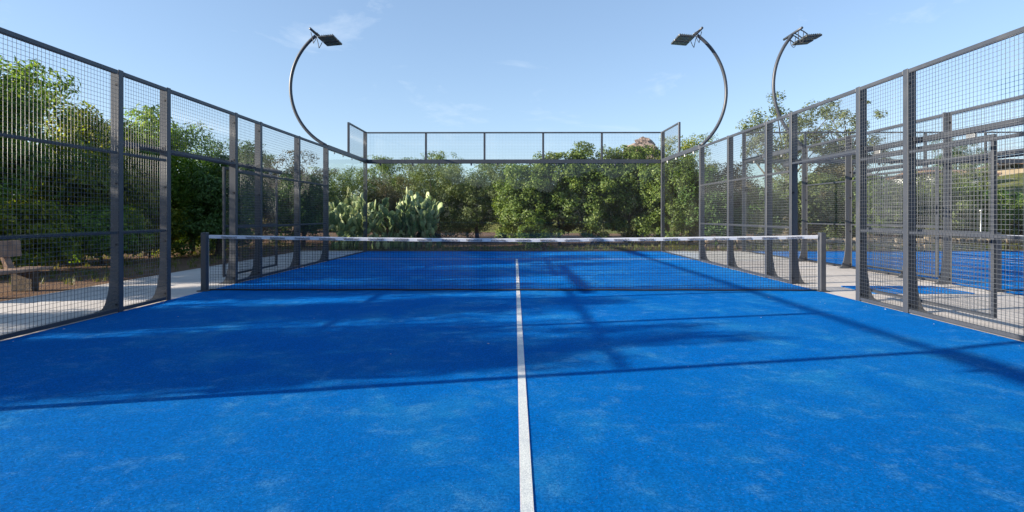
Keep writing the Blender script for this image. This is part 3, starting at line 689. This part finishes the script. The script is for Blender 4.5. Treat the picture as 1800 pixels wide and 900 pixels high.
def cactus(label, x, y, h, spread, nstem, seed):
    t = thing('prickly_pear', label, 'cactus', (x, y, -0.012), 0.0, 'prickly pear cacti behind the glass')
    rg = random.Random(seed); cnt = [0]
    hmax = [h]
    def grow(p, q, lev, size):
        if cnt[0] > 16: return
        cnt[0] += 1
        o = link('pad', PAD, t, p, (0,0,0), (size*rg.uniform(0.8, 1.35), size*(1.5 if lev < 2 else 1.0), size)); o.rotation_mode = 'QUATERNION'; o.rotation_quaternion = q
        tip = p + q @ Vector((0, 0, size*0.93))
        if tip.z > hmax[0] or lev > 8:
            for k in range(rg.choice((0, 0, 1, 2, 3))):
                u = rg.uniform(-0.25, 0.25)
                f = link('fruit', FRUIT, o, (u, 0, 0.97 - abs(u)*0.6), (0, u*1.5, 0))
            return
        for k in range(rg.choice((1, 1, 2, 2, 3) if lev < 5 else (1, 1, 2))):
            u = rg.uniform(-0.7, 0.7)
            p2 = p + q @ Vector((0.27*math.sin(u)*size*1.3, 0, size*(0.96 - abs(u)*0.28)))
            tilt = Matrix.Rotation(u*1.1 + rg.uniform(-.3,.3), 4, 'Y').to_quaternion()
            tilt2 = Matrix.Rotation(rg.uniform(-0.4, 0.4), 4, 'X').to_quaternion(); tw = Matrix.Rotation(rg.uniform(-1.3, 1.3), 4, 'Z').to_quaternion()
            q2 = q @ tilt @ tilt2 @ tw
            up = q2 @ Vector((0,0,1))
            if up.z < 0.75: q2 = q2.slerp(Matrix.Rotation(rg.uniform(0, 6.28), 4, 'Z').to_quaternion(), 0.45)
            grow(p2, q2, lev+1, rg.uniform(0.23, 0.38))
    for k in range(nstem):
        a = rg.uniform(0, 6.28); rr = spread*math.sqrt(rg.random()); hmax[0] = h*rg.uniform(0.35, 0.98); cnt[0] = 0
        q = Matrix.Rotation(rg.uniform(0, 6.28), 4, 'Z').to_quaternion() @ Matrix.Rotation(rg.uniform(-.3,.3), 4, 'X').to_quaternion()
        grow(Vector((rr*math.cos(a), rr*0.6*math.sin(a), -0.05)), q, 0, rg.uniform(0.32, 0.42))
    return t
cactus('prickly pear cactus seen through the left side glass', -6.15, 20.9, 2.0, 0.8, 16, 3)
cactus('large prickly pear cactus behind the left end of the end wall glass', -4.6, 21.1, 2.0, 0.8, 20, 8)
cactus('tall pale prickly pear cactus, right half of the clump behind the end glass', -3.6, 21.2, 2.2, 0.75, 20, 21)

# ------------------------------------------------------------------ rock, houses, pole, dry-stone edging, litter
def boulder(parent, seed, c, r, mat):
    rg = np.random.default_rng(seed)
    import bmesh
    bm = bmesh.new(); bmesh.ops.create_icosphere(bm, subdivisions=3, radius=1.0)
    ph = rg.uniform(0, 6.28, (4, 3)); fq = rg.uniform(1.5, 4.5, (4, 3))
    pl = rg.normal(size=(9, 3)); pl /= np.linalg.norm(pl, axis=1, keepdims=True); pd = rg.uniform(0.45, 0.85, 9)
    for v in bm.verts:
        p = np.array(v.co)
        for n_, d_ in zip(pl, pd):
            k = p @ n_ - d_
            if k > 0: p = p - n_*k*0.97
        p = p*(1 + 0.10*sum(math.sin(float(fq[i] @ p) + ph[i, 0]) for i in range(4))*0.5 + 0.05*math.sin(float(fq[0] @ p)*3.1 + ph[1, 1])*math.sin(float(fq[1] @ p)*3.7) + rg.uniform(-0.025, 0.025))
        v.co = (p[0]*r[0], p[1]*r[1], p[2]*r[2])
    me = bpy.data.meshes.new('boulder'); bm.to_mesh(me); bm.free(); me.materials.append(mat)
    return link('boulder', me, parent, c)
rk = thing('rock_outcrop', 'pink granite rock rising above the hedge at the right corner of the end wall', 'rock', (9.5, 44.0, 0.35))
rgk = random.Random(31)
for k in range(16):
    zz = rgk.uniform(1.0, 6.2); rr_ = (1 - zz/9.5)*2.3; an = rgk.uniform(0, 6.28); q_ = rgk.uniform(0.6, 1.25)
    boulder(rk, k+1, (rr_*math.cos(an), rr_*0.7*math.sin(an), zz), (q_*1.1, q_, q_*rgk.uniform(0.8, 1.5)), M['rock'])
boulder(rk, 40, (0, 0, 2.2), (2.6, 1.8, 3.4), M['rock'])

def house(name, label, x, y, z, w, d, h, roof_mat, eave=0.5, pitch=0.9, wall='plaster'):
    t = thing(name, label, 'house', (x, y, z))
    MB().box(-w/2, w/2, 0, d, -2.0, h).build('wall', M[wall], t)
    rf = MB().prism([(-eave, h-0.05), (d/2, h+pitch), (d+eave, h-0.05), (d+eave, h+0.13), (d/2, h+pitch+0.2), (-eave, h+0.13)], 'x', -w/2-eave, w/2+eave).build('roof', roof_mat, t)
    k = 0
    while -w/2-eave + k*0.35 < w/2 + eave:
        xx = -w/2-eave+0.1+k*0.35; k += 1
        MB().tube([(xx, -eave-0.03, h+0.16), (xx, d/2, h+pitch+0.23)], 0.09, 6).build('tile_row', roof_mat, rf)
    for i in range(3):
        xx = -w/2 + w*(i+0.5)/3
        wd = MB().box(xx-0.5, xx+0.5, -0.05, -0.002, h-1.9, h-0.7).build('window', M['plaster'], t)
        MB().box(xx-0.42, xx+0.42, -0.07, -0.052, h-1.82, h-0.78).build('pane', M['pane'], wd)
    return t
house('house', 'low house with reddish tiled roof on the rise at the right edge', 45.6, 44.0, 3.6, 10.0, 6.0, 1.35, M['tile'], 0.9, 0.55, 'ochre')
house('house', 'white walled house half hidden by bushes beyond the further court', 33.0, 42.5, 1.7, 4.5, 5.0, 2.4, M['tile'], 0.2, 0.35)

pl_ = thing('marker_pole', 'thin pale pole standing beyond the further court', 'pole', (17.95, 22.3, 0))
MB().tube([(0,0,-0.03),(0,0,0.5),(0,0,1.35)], [0.03,0.026,0.026], 8).build('shaft', M['zinc'], pl_)
MB().tube([(0,0,1.352),(0,0,1.40),(0,0,1.44)], [0.05,0.055,0.02], 8).build('cap', M['zinc'], pl_)

dw = thing('dry_stone_edging', 'low row of pale stones behind the end of the further court', 'stone edging', (NX+3.5, 21.2, 0))
rg = random.Random(4); sm = []
for k in range(5):
    m = MB(); s = [rg.uniform(.8, 1.1) for _ in range(8)]
    m.bev(-0.17*s[0], 0.17*s[1], -0.13*s[2], 0.13*s[3], 0, 0.2*s[4], 0.045); sm.append(m.mesh('stone', M['drystone']))
for row in range(2):
    x = -9.0
    while x < 9.0:
        sc_ = rg.uniform(0.75, 1.25)
        link('stone', rg.choice(sm), dw, (x, rg.uniform(-.04, .04) + row*0.03, -0.02 + row*0.2), (rg.uniform(-.06,.06), rg.uniform(-.06,.06), rg.uniform(-.12,.12)), (sc_, 1, rg.uniform(.85, 1.1)))
        x += 0.36*sc_ + 0.01

# dry grass tufts along the back strip and around the trees
rng = np.random.default_rng(9); Vs = []; Fs = []; o = 0
def tufts(n, x0, x1, y0, y1, hmax):
    global o
    cx = rng.uniform(x0, x1, n); cy = rng.uniform(y0, y1, n)
    for k in range(7):
        a = rng.uniform(0, 6.28, n); h = hmax*rng.uniform(0.4, 1.0, n); sp = rng.uniform(0.02, 0.10, n)
        bx = cx + rng.normal(0, 0.03, n); by = cy + rng.normal(0, 0.03, n); w = 0.008
        p0 = np.stack([bx - w*np.sin(a), by + w*np.cos(a), np.full(n, -0.012)], 1); p1 = np.stack([bx + w*np.sin(a), by - w*np.cos(a), np.full(n, -0.012)], 1)
        p2 = np.stack([bx + sp*np.cos(a), by + sp*np.sin(a), h], 1)
        Vs.append(np.stack([p0, p1, p2], 1).reshape(-1, 3)); Fs.append(np.arange(3*n).reshape(n, 3) + o); o += 3*n
tufts(700, -7, 7.6, 19.65, 22.5, 0.16); tufts(900, -14, -7.6, 10, 24, 0.13); tufts(900, 7.5, 24, 19.8, 24, 0.28)
link('dry_grass', np_mesh('dry_grass', np.concatenate(Vs), np.concatenate(Fs), M['grass']), None, kind='stuff', label='sparse dry grass tufts on the soil round the courts', category='grass')

# little pale leaves and petals blown along the turf edges
rg = random.Random(12); m = MB()
spots = [(4.2, 7.9), (4.55, 7.6), (4.7, 7.4), (4.85, 7.05), (3.9, 8.3), (4.6, 6.4), (4.9, 6.0)] + [(rg.uniform(2.5, 4.95), rg.uniform(3.5, 11)) for _ in range(8)] + [(rg.uniform(-4.9, 2.5), rg.uniform(4.5, 10)) for _ in range(10)] + [(rg.choice((-1, 1))*rg.uniform(4.6, 4.97), rg.uniform(5, 18)) for _ in range(40)]
for (x, y) in spots:
    a = rg.uniform(0, 6.28); s = rg.uniform(0.005, 0.014); c_, s_ = math.cos(a), math.sin(a)
    q = [(-1, 0, 0.3), (0, 0.45, 0.7), (1, 0, 0.2), (0, -0.45, 0.9)]
    vs_ = [(x + s*(u*c_ - v*s_), y + s*(u*s_ + v*c_), 0.008 + s*w*0.7) for u, v, w in q]
    m.add(vs_, [(0, 1, 2, 3)])
m.build('leaf_litter', M['fallen'], kind='stuff', label='scattered pale fallen leaves on the turf edges', category='leaf litter')
